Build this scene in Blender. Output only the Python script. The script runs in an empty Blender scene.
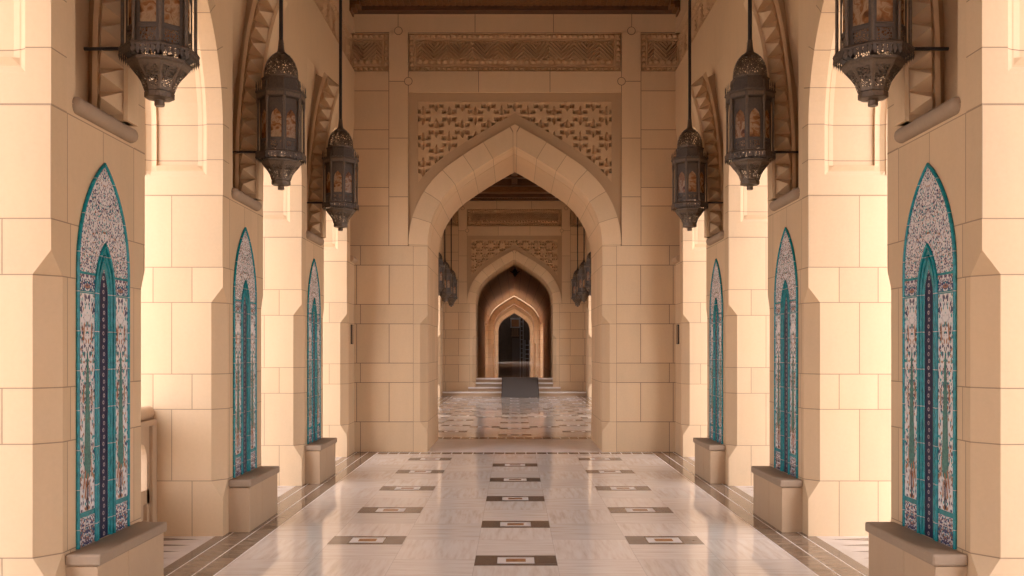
import bpy, math, random
from mathutils import Vector
random.seed(7)
sc = bpy.context.scene
COL = sc.collection
PI = math.pi

# ------------------------------------------------------------------ mesh builder
class MB:
    def __init__(s, uvmode='box'):
        s.v=[]; s.f=[]; s.uv=[]; s.m=[]; s.t=[]
    def poly(s, pts, uv=None, mat=0, tint=.5):
        i=len(s.v); s.v += [tuple(p) for p in pts]
        s.f.append(tuple(range(i,i+len(pts)))); s.uv.append(uv); s.m.append(mat); s.t.append(tint)
    def box(s, x0,x1,y0,y1,z0,z1, mat=0, tint=.5):
        P=[(x0,y0,z0),(x1,y0,z0),(x1,y1,z0),(x0,y1,z0),(x0,y0,z1),(x1,y0,z1),(x1,y1,z1),(x0,y1,z1)]
        for q in ((0,3,2,1),(4,5,6,7),(0,1,5,4),(1,2,6,5),(2,3,7,6),(3,0,4,7)):
            s.poly([P[k] for k in q], None, mat, tint)
    def tube(s, p0, p1, r0, r1=None, n=10, mat=0, cap=True):
        r1 = r0 if r1 is None else r1
        a=Vector(p0); b=Vector(p1); d=(b-a).normalized()
        u = d.orthogonal().normalized(); w=d.cross(u)
        A=[a+(u*math.cos(2*PI*k/n)+w*math.sin(2*PI*k/n))*r0 for k in range(n)]
        B=[b+(u*math.cos(2*PI*k/n)+w*math.sin(2*PI*k/n))*r1 for k in range(n)]
        for k in range(n):
            j=(k+1)%n; s.poly([A[k],A[j],B[j],B[k]],None,mat)
        if cap: s.poly(A[::-1],None,mat); s.poly(B,None,mat)
    def lathe(s, prof, n=16, c=(0,0,0), ph=0., mat=0, caps=True):
        R=[[(c[0]+r*math.cos(ph+2*PI*k/n), c[1]+r*math.sin(ph+2*PI*k/n), c[2]+z) for k in range(n)] for r,z in prof]
        for i in range(len(prof)-1):
            for k in range(n):
                j=(k+1)%n; s.poly([R[i][k],R[i][j],R[i+1][j],R[i+1][k]],None,mat)
        if caps: s.poly(R[0][::-1],None,mat); s.poly(R[-1],None,mat)
    def build(s, name, mats, parent=None, origin=(0,0,0), smooth=False, bevel=0., merge=False):
        ox,oy,oz=origin
        me=bpy.data.meshes.new(name)
        me.from_pydata([(a-ox,b-oy,c-oz) for a,b,c in s.v],[],s.f)
        if not isinstance(mats,(list,tuple)): mats=[mats]
        for m in mats: me.materials.append(m)
        me.uv_layers.new(name='UVMap'); me.color_attributes.new('tint','FLOAT_COLOR','CORNER')
        ul=me.uv_layers['UVMap']; ta=me.color_attributes['tint']
        for pi,p in enumerate(me.polygons):
            p.material_index=s.m[pi]; uv=s.uv[pi]
            n=p.normal
            for c,li in enumerate(p.loop_indices):
                if uv is not None: ul.data[li].uv=uv[c]
                else:
                    q=s.v[s.f[pi][c]]
                    if abs(n.z)>.75: ul.data[li].uv=(q[0],q[1])
                    elif abs(n.x)>abs(n.y): ul.data[li].uv=(q[1],q[2])
                    else: ul.data[li].uv=(q[0],q[2])
                t=s.t[pi]; ta.data[li].color=(t,t,t,1)
            if smooth: p.use_smooth=True
        if merge or smooth or bevel:
            import bmesh
            bm=bmesh.new(); bm.from_mesh(me); bmesh.ops.remove_doubles(bm,verts=bm.verts,dist=1e-5)
            bmesh.ops.recalc_face_normals(bm,faces=bm.faces)
            bm.to_mesh(me); bm.free()
        if smooth:
            try: me.set_sharp_from_angle(angle=math.radians(50))
            except Exception: pass
        o=bpy.data.objects.new(name,me); COL.objects.link(o)
        if bevel:
            b=o.modifiers.new('bevel','BEVEL'); b.width=bevel; b.segments=2; b.limit_method='ANGLE'
        if parent is not None: o.parent=parent
        return o

def struct(o):
    o['kind']='structure'; return o
def thing(name,label,cat,loc=(0,0,0),group=None,rz=0.):
    o=bpy.data.objects.new(name,None); COL.objects.link(o); o.empty_display_size=.1
    o.location=loc; o.rotation_euler=(0,0,rz); o['label']=label; o['category']=cat
    if group: o['group']=group
    return o
def children(o): return list(o.children)
def copy_tree(o,parent=None):
    c=o.copy(); COL.objects.link(c); c.parent=parent
    for ch in children(o): copy_tree(ch,c)
    return c

# ------------------------------------------------------------------ node helpers
class NT:
    def __init__(s,name):
        s.mat=bpy.data.materials.new(name); s.mat.use_nodes=True
        s.t=s.mat.node_tree; s.t.nodes.clear()
    def n(s,typ,**kw):
        x=s.t.nodes.new(typ)
        for k,v in kw.items(): setattr(x,k,v)
        return x
    def put(s,sock,val):
        if hasattr(val,'is_linked') or isinstance(val,bpy.types.NodeSocket): s.t.links.new(val,sock)
        else: sock.default_value=val
    def M(s,op,a,b=None,c=None,clamp=False):
        x=s.n('ShaderNodeMath',operation=op); x.use_clamp=clamp
        s.put(x.inputs[0],a)
        if b is not None: s.put(x.inputs[1],b)
        if c is not None: s.put(x.inputs[2],c)
        return x.outputs[0]
    def mix(s,f,a,b,blend='MIX'):
        x=s.n('ShaderNodeMix',data_type='RGBA',blend_type=blend)
        s.put(x.inputs[0],f); s.put(x.inputs[6],a); s.put(x.inputs[7],b); return x.outputs[2]
    def noise(s,vec,scale,detail=3.,rough=.5):
        x=s.n('ShaderNodeTexNoise'); s.put(x.inputs['Scale'],scale); x.inputs['Detail'].default_value=detail
        x.inputs['Roughness'].default_value=rough
        if vec is not None: s.t.links.new(vec,x.inputs['Vector'])
        return x.outputs['Fac']
    def ramp(s,f,stops,interp='LINEAR'):
        x=s.n('ShaderNodeValToRGB'); cr=x.color_ramp; cr.interpolation=interp
        while len(cr.elements)>1: cr.elements.remove(cr.elements[-1])
        cr.elements[0].position=stops[0][0]; cr.elements[0].color=(*stops[0][1],1)
        for p,c in stops[1:]:
            e=cr.elements.new(p); e.color=(*c,1)
        s.put(x.inputs[0],f); return x.outputs[0]
    def comb(s,x,y,z=0.):
        c=s.n('ShaderNodeCombineXYZ'); s.put(c.inputs[0],x); s.put(c.inputs[1],y); s.put(c.inputs[2],z); return c.outputs[0]
    def sep(s,v):
        c=s.n('ShaderNodeSeparateXYZ'); s.t.links.new(v,c.inputs[0]); return c.outputs
    def uv(s):
        return s.n('ShaderNodeTexCoord').outputs['UV']
    def pos(s):
        return s.n('ShaderNodeNewGeometry').outputs['Position']
    def out(s,color,rough=.7,metal=0.,spec=.5,bump=None,bstr=.3,bdist=.01,extra=None):
        b=s.n('ShaderNodeBsdfPrincipled'); o=s.n('ShaderNodeOutputMaterial')
        s.put(b.inputs['Base Color'],color); s.put(b.inputs['Roughness'],rough); s.put(b.inputs['Metallic'],metal)
        s.put(b.inputs['Specular IOR Level'],spec)
        if bump is not None:
            q=s.n('ShaderNodeBump'); q.inputs['Strength'].default_value=bstr; q.inputs['Distance'].default_value=bdist
            s.t.links.new(bump,q.inputs['Height']); s.t.links.new(q.outputs[0],b.inputs['Normal'])
        sh=b.outputs[0]
        if extra: sh=extra(b.outputs[0])
        s.t.links.new(sh,o.inputs['Surface']); s.bsdf=b
        return s.mat
def rgba(c): return (c[0],c[1],c[2],1.)

STONE=(.61,.425,.243)
def stone(name, mode='plain', col=STONE, L=(.44,0.,.335,.07), vstep=.305, voff=2.93, jw=.0045, mottle=.10):
    k=NT(name); M=k.M
    P=k.pos()
    n1=k.noise(P,2.2,4.,.6); n2=k.noise(P,38.,3.,.6)
    sx,sy,sz=k.sep(P)
    streak=k.noise(k.comb(M('MULTIPLY',sx,5.),M('MULTIPLY',sy,5.),M('MULTIPLY',sz,1.1)),1.6,4.,.65)
    att=k.n('ShaderNodeAttribute'); att.attribute_name='tint'
    tint=M('MULTIPLY',M('SUBTRACT',att.outputs['Fac'],.5),.30)
    val=M('ADD',1.,M('ADD',tint,M('ADD',M('MULTIPLY',M('SUBTRACT',n1,.5),mottle*2.),M('MULTIPLY',M('SUBTRACT',n2,.5),mottle))))
    val=M('ADD',val,M('MULTIPLY',M('SUBTRACT',streak,.5),mottle*1.2))
    mask=None
    if mode!='plain':
        uv=k.sep(k.uv()); u,v=uv[0],uv[1]
        if mode=='course':
            c=M('DIVIDE',M('SUBTRACT',v,.475),.918); kk=M('FLOOR',c); fr=M('SUBTRACT',c,kk)
            low=M('LESS_THAN',v,.475)
            dv=M('MINIMUM',M('MINIMUM',fr,M('SUBTRACT',1.,fr)),M('ABSOLUTE',M('SUBTRACT',fr,.67)))
            dv=M('MULTIPLY',dv,.918)
            dlow=M('SUBTRACT',.475,v)
            dv=M('ADD',M('MULTIPLY',dv,M('SUBTRACT',1.,low)),M('MULTIPLY',dlow,low))
            tall=M('MULTIPLY',M('LESS_THAN',fr,.67),M('SUBTRACT',1.,low))
            ut=M('DIVIDE',M('ADD',u,L[1]),L[0]); us=M('DIVIDE',M('ADD',u,L[3]),L[2])
            uu=M('ADD',M('MULTIPLY',ut,tall),M('MULTIPLY',us,M('SUBTRACT',1.,tall)))
            ll=M('ADD',M('MULTIPLY',L[0],tall),M('MULTIPLY',L[2],M('SUBTRACT',1.,tall)))
            ku=M('FLOOR',uu); fu=M('SUBTRACT',uu,ku)
            du=M('MULTIPLY',M('MINIMUM',fu,M('SUBTRACT',1.,fu)),ll)
            d=M('MINIMUM',du,dv)
            bid=k.comb(ku,M('ADD',M('MULTIPLY',kk,2.),tall),M('MULTIPLY',M('FLOOR',M('MULTIPLY',sy,.35)),3.))
        else:
            c=M('DIVIDE',M('SUBTRACT',v,voff),vstep); kk=M('FLOOR',c); fr=M('SUBTRACT',c,kk)
            d=M('MULTIPLY',M('MINIMUM',fr,M('SUBTRACT',1.,fr)),vstep)
            bid=k.comb(kk,M('FLOOR',M('MULTIPLY',sy,.35)),0.)
        wn=k.n('ShaderNodeTexWhiteNoise'); k.t.links.new(bid,wn.inputs['Vector'])
        val=M('ADD',val,M('MULTIPLY',M('SUBTRACT',wn.outputs['Value'],.5),.16))
        mask=M('SUBTRACT',1.,M('DIVIDE',M('SUBTRACT',d,jw*.35),jw*.65,clamp=True))
        mask=M('MULTIPLY',mask,.85,clamp=True)
    colr=k.mix(1.,rgba(col),k.comb(val,val,val),'MULTIPLY')
    warm=k.mix(M('MULTIPLY',M('SUBTRACT',n1,.35,clamp=True),.9),colr,rgba((col[0]*.93,col[1]*.86,col[2]*.76)))
    h=M('MULTIPLY',n2,.25)
    if mask is not None:
        warm=k.mix(mask,warm,rgba((.22,.14,.075))); h=M('SUBTRACT',h,mask)
    return k.out(warm,.72,0.,.35,bump=h,bstr=.35,bdist=.004)

S_PLAIN=stone('sandstone_plain')
S_JAMB=stone('sandstone_coursed','course')
S_VOUS=stone('sandstone_voussoirs','vous')
S_ARCH=stone('sandstone_portal_voussoirs','vous',vstep=.36,voff=3.24)
S_CARVE=stone('sandstone_carved','plain',col=(.52,.34,.18),mottle=.08)
S_DARK=stone('sandstone_shaded_recess','plain',col=(.42,.275,.145),mottle=.08)  # darkened stone: shade of grooves and sunk frames put into the colour
S_MORTAR=stone('mortar','plain',col=(.17,.11,.065))
S_BENCH=stone('sandstone_bench','plain',col=(.48,.33,.195))
S_LEDGE=stone('sandstone_worn_ledge','plain',col=(.33,.235,.15),mottle=.2)
S_FAR=stone('sandstone_dim_vault','vous',col=(.64,.44,.255),vstep=.5,voff=0.,jw=.012)

def m_simple(name,c,rough=.5,metal=0.,spec=.5,nscale=None,namt=.2):
    k=NT(name); col=rgba(c); bump=None
    if nscale:
        f=k.noise(k.pos(),nscale,4.); v=k.M('ADD',1.-namt*.5*1.,k.M('MULTIPLY',k.M('SUBTRACT',f,.25),namt*2))
        col=k.mix(1.,rgba(c),k.comb(v,v,v),'MULTIPLY'); bump=f
    return k.out(col,rough,metal,spec,bump=bump,bstr=.15)
BRONZE=m_simple('aged_bronze',(.075,.050,.031),.5,.25,.5,60.,.5)
BRONZE_L=m_simple('rubbed_bronze',(.12,.082,.05),.45,.35,.5,60.,.5)
IRON=m_simple('dark_iron_bar',(.03,.022,.018),.5,.4)
TEAL=None
def m_teal():
    k=NT('turquoise_glaze'); P=k.pos(); z=k.sep(P)[2]
    f=k.noise(P,30.,3.)
    c=k.ramp(f,[(.3,(.0,.13,.14)),(.7,(.008,.235,.24))])
    fr=k.M('FRACT',k.M('DIVIDE',z,.228)); g=k.M('LESS_THAN',k.M('ABSOLUTE',k.M('SUBTRACT',fr,.5)),.009)
    c=k.mix(k.M('MULTIPLY',g,.7),c,rgba((.5,.45,.4)))
    return k.out(c,.25,0.,.5,bump=f,bstr=.1)
TEAL=m_teal()
def m_mosaic(name,base,cols,sx=46.,sy=34.,mirror=True):
    k=NT(name); uv=k.sep(k.uv()); u=uv[0]; v=uv[1]
    if mirror: u=k.M('ABSOLUTE',u)
    warp=k.noise(k.comb(u,v),14.,2.)
    vec=k.comb(k.M('ADD',k.M('MULTIPLY',u,sx),k.M('MULTIPLY',warp,3.)),k.M('ADD',k.M('MULTIPLY',v,sy),k.M('MULTIPLY',warp,2.)))
    vo=k.n('ShaderNodeTexVoronoi'); vo.inputs['Scale'].default_value=1.; k.t.links.new(vec,vo.inputs['Vector'])
    r=k.sep(vo.outputs['Color'])[0]
    stops=[]; p=0.
    for w,c in cols: stops.append((p,c)); p+=w
    cc=k.ramp(r,stops,'CONSTANT')
    ins=k.M('LESS_THAN',vo.outputs['Distance'],.62)
    col=k.mix(ins,rgba(base),cc)
    g=k.M('LESS_THAN',k.M('ABSOLUTE',k.M('SUBTRACT',k.M('FRACT',k.M('DIVIDE',v,.228)),.5)),.008)
    col=k.mix(g,col,rgba((.60,.52,.44)))
    return k.out(col,.22,0.,.5)
MOSAIC=m_mosaic('floral_mosaic_tile',(.62,.57,.52),[(.24,(.62,.57,.52)),(.30,(.04,.045,.10)),(.10,(.02,.28,.27)),(.10,(.30,.13,.055)),(.14,(.30,.26,.26)),(.12,(.66,.62,.58))],118.,92.)
MOSAIC_BAND=m_mosaic('navy_rosette_tile',(.03,.04,.10),[(.5,(.60,.56,.52)),(.2,(.03,.04,.12)),(.2,(.28,.14,.09)),(.1,(.02,.22,.25))],85.,85.)
MOSAIC_COL=m_mosaic('white_vine_tile',(.66,.62,.57),[(.50,(.68,.64,.59)),(.17,(.06,.06,.10)),(.13,(.02,.25,.24)),(.10,(.34,.15,.06)),(.14,(.46,.42,.40))],84.,46.)
def m_navy():
    k=NT('navy_strip_tile'); uv=k.sep(k.uv()); v=k.M('DIVIDE',uv[1],.042)
    f=k.M('SUBTRACT',k.M('FRACT',v),.5); u=k.M('DIVIDE',uv[0],.042)
    sg=k.M('MULTIPLY',k.M('SINE',k.M('MULTIPLY',v,PI)),.12)
    d=k.M('SQRT',k.M('ADD',k.M('POWER',f,2.),k.M('POWER',k.M('ADD',u,sg),2.)))
    ring=k.M('MULTIPLY',k.M('LESS_THAN',d,.30),k.M('GREATER_THAN',d,.14))
    c=k.mix(ring,rgba((.008,.010,.040)),rgba((.42,.36,.33)))
    return k.out(c,.4,0.,.15)
NAVY=m_navy()
CYPRESS=m_simple('green_cypress_glaze',(.035,.16,.13),.25,0.,.5,70.,.9)
TRUNK=m_simple('navy_trunk_glaze',(.03,.03,.06),.25)
RUST=m_simple('rust_leaf_glaze',(.38,.15,.055),.25)

def m_filigree(name,scale):
    k=NT(name); P=k.n('ShaderNodeTexCoord').outputs['Object']
    vo=k.n('ShaderNodeTexVoronoi',feature='DISTANCE_TO_EDGE'); vo.inputs['Scale'].default_value=scale
    k.t.links.new(P,vo.inputs['Vector'])
    hole=k.M('GREATER_THAN',vo.outputs['Distance'],.17)
    def ex(sh):
        tr=k.n('ShaderNodeBsdfTransparent'); mx=k.n('ShaderNodeMixShader')
        k.t.links.new(hole,mx.inputs[0]); k.t.links.new(sh,mx.inputs[1]); k.t.links.new(tr.outputs[0],mx.inputs[2]); return mx.outputs[0]
    return k.out(rgba((.10,.068,.042)),.45,.3,.5,extra=ex)
FILI=m_filigree('pierced_bronze',46.)
FILI_F=m_filigree('pierced_bronze_fine',70.)
def m_amber():
    k=NT('amber_marbled_glass'); P=k.n('ShaderNodeTexCoord').outputs['Object']
    w=k.noise(P,5.,3.); v=k.n('ShaderNodeVectorMath',operation='MULTIPLY_ADD')
    k.t.links.new(P,v.inputs[0]); v.inputs[1].default_value=(5,5,3.); k.t.links.new(k.comb(k.M('MULTIPLY',w,5.),w,k.M('MULTIPLY',w,3.)),v.inputs[2])
    f=k.noise(v.outputs[0],1.1,4.,.6)
    c=k.ramp(f,[(.36,(.12,.045,.015)),(.46,(.32,.13,.04)),(.55,(.50,.33,.18)),(.62,(.28,.11,.035)),(.75,(.44,.27,.13))])
    def ex(sh):
        tl=k.n('ShaderNodeBsdfTranslucent'); k.t.links.new(c,tl.inputs[0]); mx=k.n('ShaderNodeMixShader'); mx.inputs[0].default_value=.4
        k.t.links.new(sh,mx.inputs[1]); k.t.links.new(tl.outputs[0],mx.inputs[2]); return mx.outputs[0]
    return k.out(c,.2,0.,.5,extra=ex)
AMBER=m_amber()

def m_marble():
    k=NT('polished_cream_marble'); P=k.pos(); x,y,z=k.sep(P); M=k.M
    tx=M('DIVIDE',M('ADD',x,.31),.62); ty=M('DIVIDE',M('ADD',y,.22),.71)
    ix=M('FLOOR',tx); iy=M('FLOOR',ty)
    par=M('ABSOLUTE',M('MODULO',M('ADD',ix,iy),2.)); par=M('GREATER_THAN',par,.5)
    wn=k.n('ShaderNodeTexWhiteNoise'); k.t.links.new(k.comb(ix,iy),wn.inputs['Vector'])
    off=M('MULTIPLY',wn.outputs['Value'],9.)
    a=k.noise(k.comb(M('ADD',M('MULTIPLY',x,22.),off),M('ADD',M('MULTIPLY',y,2.2),off)),1.,4.,.6)
    b=k.noise(k.comb(M('ADD',M('MULTIPLY',x,2.2),off),M('ADD',M('MULTIPLY',y,22.),off)),1.,4.,.6)
    f=M('ADD',M('MULTIPLY',a,par),M('MULTIPLY',b,M('SUBTRACT',1.,par)))
    c=k.ramp(f,[(.30,(.70,.565,.43)),(.45,(.80,.67,.53)),(.55,(.84,.73,.595)),(.70,(.87,.77,.65))])
    v=M('ADD',.94,M('MULTIPLY',wn.outputs['Value'],.12)); c=k.mix(1.,c,k.comb(v,v,v),'MULTIPLY')
    fx=M('FRACT',tx); fy=M('FRACT',ty)
    d=M('MINIMUM',M('MINIMUM',fx,M('SUBTRACT',1.,fx)),M('MINIMUM',fy,M('SUBTRACT',1.,fy)))
    c=k.mix(M('MULTIPLY',M('LESS_THAN',d,.004),.35),c,rgba((.35,.25,.17)))
    rg=M('ADD',.035,M('MULTIPLY',k.noise(P,3.,3.),.075))
    return k.out(c,rg,0.,.6)
MARBLE=m_marble()
def m_brownstone(name,c1,c2,rough=.12):
    k=NT(name); P=k.pos(); x,y,z=k.sep(P)
    f=k.noise(k.comb(k.M('MULTIPLY',x,2.5),k.M('MULTIPLY',y,16.)),1.,4.,.65)
    c=k.ramp(f,[(.35,c1),(.65,c2)])
    fy=k.M('FRACT',k.M('DIVIDE',y,.47)); c=k.mix(k.M('MULTIPLY',k.M('LESS_THAN',fy,.012),.5),c,rgba((.5,.4,.3)))
    return k.out(c,rough,0.,.55)
BROWN=m_brownstone('polished_brown_marble',(.13,.085,.05),(.34,.235,.15))
BROWN2=m_brownstone('dark_brown_marble',(.12,.085,.058),(.21,.15,.105))
WHITEM=m_simple('white_marble',(.74,.66,.57),.28,0.,.6,6.,.15)
GREYM=m_simple('grey_marble',(.22,.17,.13),.2,0.,.6,6.,.3)
ORANGEM=m_simple('rust_marble',(.42,.20,.075),.15,0.,.5,30.,.5)
PAVE=m_simple('pale_paving',(.62,.52,.42),.7,0.,.3,2.,.2)
def m_wood(name,c1,c2):
    k=NT(name); P=k.pos(); x,y,z=k.sep(P)
    f=k.noise(k.comb(k.M('MULTIPLY',x,3.),k.M('MULTIPLY',y,18.),k.M('MULTIPLY',z,18.)),1.5,5.,.65)
    return k.out(k.ramp(f,[(.3,c1),(.7,c2)]),.42,0.,.5,bump=f,bstr=.2)
WOOD=m_wood('dark_teak',(.045,.018,.007),(.14,.058,.02))
WOODG=m_wood('golden_carved_teak',(.09,.035,.009),(.26,.11,.03))
PALEM=m_simple('pale_bay_marble',(.56,.47,.38),.25,0.,.5,6.,.2)
METALG=m_simple('grey_checker_steel',(.17,.155,.135),.5,.4,.5,60.,.6)
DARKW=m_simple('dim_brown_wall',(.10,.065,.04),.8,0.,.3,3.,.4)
PLAQ=m_simple('brown_metal_plaque',(.33,.20,.09),.4,.3)

# ------------------------------------------------------------------ dimensions
W=2.515            # half width of the aisle between pier faces
HP=.6175           # half length of a pier along the aisle
SP=2.87            # bay spacing
C0=5.48            # first visible pier centre
T=.815             # arcade wall thickness
ZI=2.93            # impost
ZT=7.1             # wall top
D1=14.1            # portal wall front
TH=2.05            # portal wall thickness
NW=.35             # niche half width
RING=.17

def two_centre(w,spring,R,n=14):
    # right half from springing (w) to apex, pointed arch
    pts=[]; cx=w-R; a1=math.acos(-cx/R) if abs(cx)<R else 0
    for i in range(n+1):
        a=a1*i/n; pts.append((cx+R*math.cos(a),spring+R*math.sin(a)))
    return pts
def four_centre(w,spring,n=10,m=8):
    r=.9275; c=.0725; a1=math.atan2(.852,.523); pts=[]
    for i in range(n+1):
        a=a1*i/n; pts.append(((c+r*math.cos(a))*w, spring+r*math.sin(a)*w))
    x0,z0=pts[-1]; zA=spring+1.133*w
    for i in range(1,m+1):
        t=i/m; bow=math.sin(t*PI)*.012*w
        pts.append((x0*(1-t), z0+(zA-z0)*t+bow))
    return pts
def normals2(pts):
    out=[]
    for i in range(len(pts)):
        a=pts[max(i-1,0)]; b=pts[min(i+1,len(pts)-1)]
        dx=b[0]-a[0]; dz=b[1]-a[1]; l=math.hypot(dx,dz); out.append((dz/l,-dx/l))
    return out
def offset_half(pts,d):
    # offset the right half arch outward; keep the apex on the axis
    ns=normals2(pts); res=[(p[0]+n[0]*d,p[1]+n[1]*d) for p,n in zip(pts,ns)]
    a,b=res[-3],res[-2]; s=(b[1]-a[1])/(b[0]-a[0])
    res[-1]=(0.,b[1]-b[0]*s)
    return res

# niche back and bracket curves (depth into the wall as a function of height)
def lerp_tab(tab,z):
    if z<=tab[0][0]: return tab[0][1]
    for (a,va),(b,vb) in zip(tab,tab[1:]):
        if z<=b:
            t=(z-a)/(b-a); return va+(vb-va)*t
    return tab[-1][1]
def smooth_tab(tab,z,h=.12):
    return sum(lerp_tab(tab,z+h*k/3) for k in range(-3,4))/7
NB=[(3.0,.17),(3.7,.165),(4.05,.14),(4.6,.06),(5.0,.015),(5.15,0.)]
FI=[(3.0,-.085),(3.6,-.09),(4.05,-.125),(4.5,-.185),(4.77,-.255),(4.95,-.325),(5.2,-.43)]
def nb(z): return 0. if z>=5.15 else max(0.,lerp_tab(NB,z))
def fi(z): return smooth_tab(FI,z)

# ------------------------------------------------------------------ frieze height function
def frieze_h(x,z,x0,x1,H=.60,b=.085):
    # x along, z from 0..H: border of little pyramids round a field of nested chevrons
    ex=min(x-x0,x1-x); ez=min(z,H-z); e=min(ex,ez)
    if e<.008: return -.004
    if e<b:
        if ez<=ex: s=(x-x0); t=ez
        else: s=z; t=ex
        cell=.083; fs=(s/cell)%1.; ft=(t-.008)/(b-.016)
        q=1-2*max(abs(fs-.5),abs(ft-.5))
        return max(0.,q)*.06
    if e<b+.02: return .012
    if e<b+.032: return -.01
    zz=(z-H/2); h2=H/2-b-.032
    per=.40; px=((x-x0)%per)/per
    if zz<-h2+.085:      # row of small petals
        fs=((x-x0)/.1)%1.; ft=(zz+h2)/.085
        q=1-math.hypot((fs-.5)*2,(ft-.55)*1.8); return max(0.,q)*.05-.01
    if zz>h2-.035:
        fs=((x-x0)/.06)%1.; return .02 if abs(fs-.5)<.3 else -.006
    tri=abs(px-.5)*per
    up = (x-x0)//per %2
    g=(tri+ (zz if int((x-x0)//(per*.5))>=0 else zz))/.062
    f=g%1.
    return .072*(1-abs(f-.5)*2)-.03
def frieze_mesh(x0,x1,z0,fn,step=.0125,H=.60):
    # fn(x,z,h) -> world point
    mb=MB(); nx=max(2,int((x1-x0)/step)); nz=int(H/step)
    g=[[fn(x0+(x1-x0)*i/nx, z0+H*j/nz, frieze_h(x0+(x1-x0)*i/nx,H*j/nz,x0,x1,H)) for j in range(nz+1)] for i in range(nx+1)]
    for i in range(nx):
        for j in range(nz): mb.poly([g[i][j],g[i+1][j],g[i+1][j+1],g[i][j+1]])
    return mb

# ------------------------------------------------------------------ arcade side walls
def pier_lower(mb,s,c,y1=None):
    cx,cy=.10,.125
    def ring(z,k):
        a,b=cx*k+1e-4,cy*k+1e-4; h=HP
        P=[(0,-h+b),(0,h-b*.5),(a*.5,h),(T,h),(T,-h),(a,-h)]
        return [(s*(W+t),c+y,z) for t,y in P]
    Z=[(0,0),(.32,0),(.475,1),(2.01,1),(2.14,0),(ZI,0)]
    R=[ring(z,k) for z,k in Z]
    for i in range(len(Z)-1):
        for e in range(6):
            j=(e+1)%6
            q=[R[i][e],R[i][j],R[i+1][j],R[i+1][e]]
            if e==0: us=[p[1]-c for p in q]
            elif e in (1,5): us=[.2]*4 if Z[i][1]+Z[i+1][1]==2 else [.2]*4
            else: us=[abs(p[0])-W for p in q]
            mb.poly(q,[(u,p[2]) for u,p in zip(us,q)],0)

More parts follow.
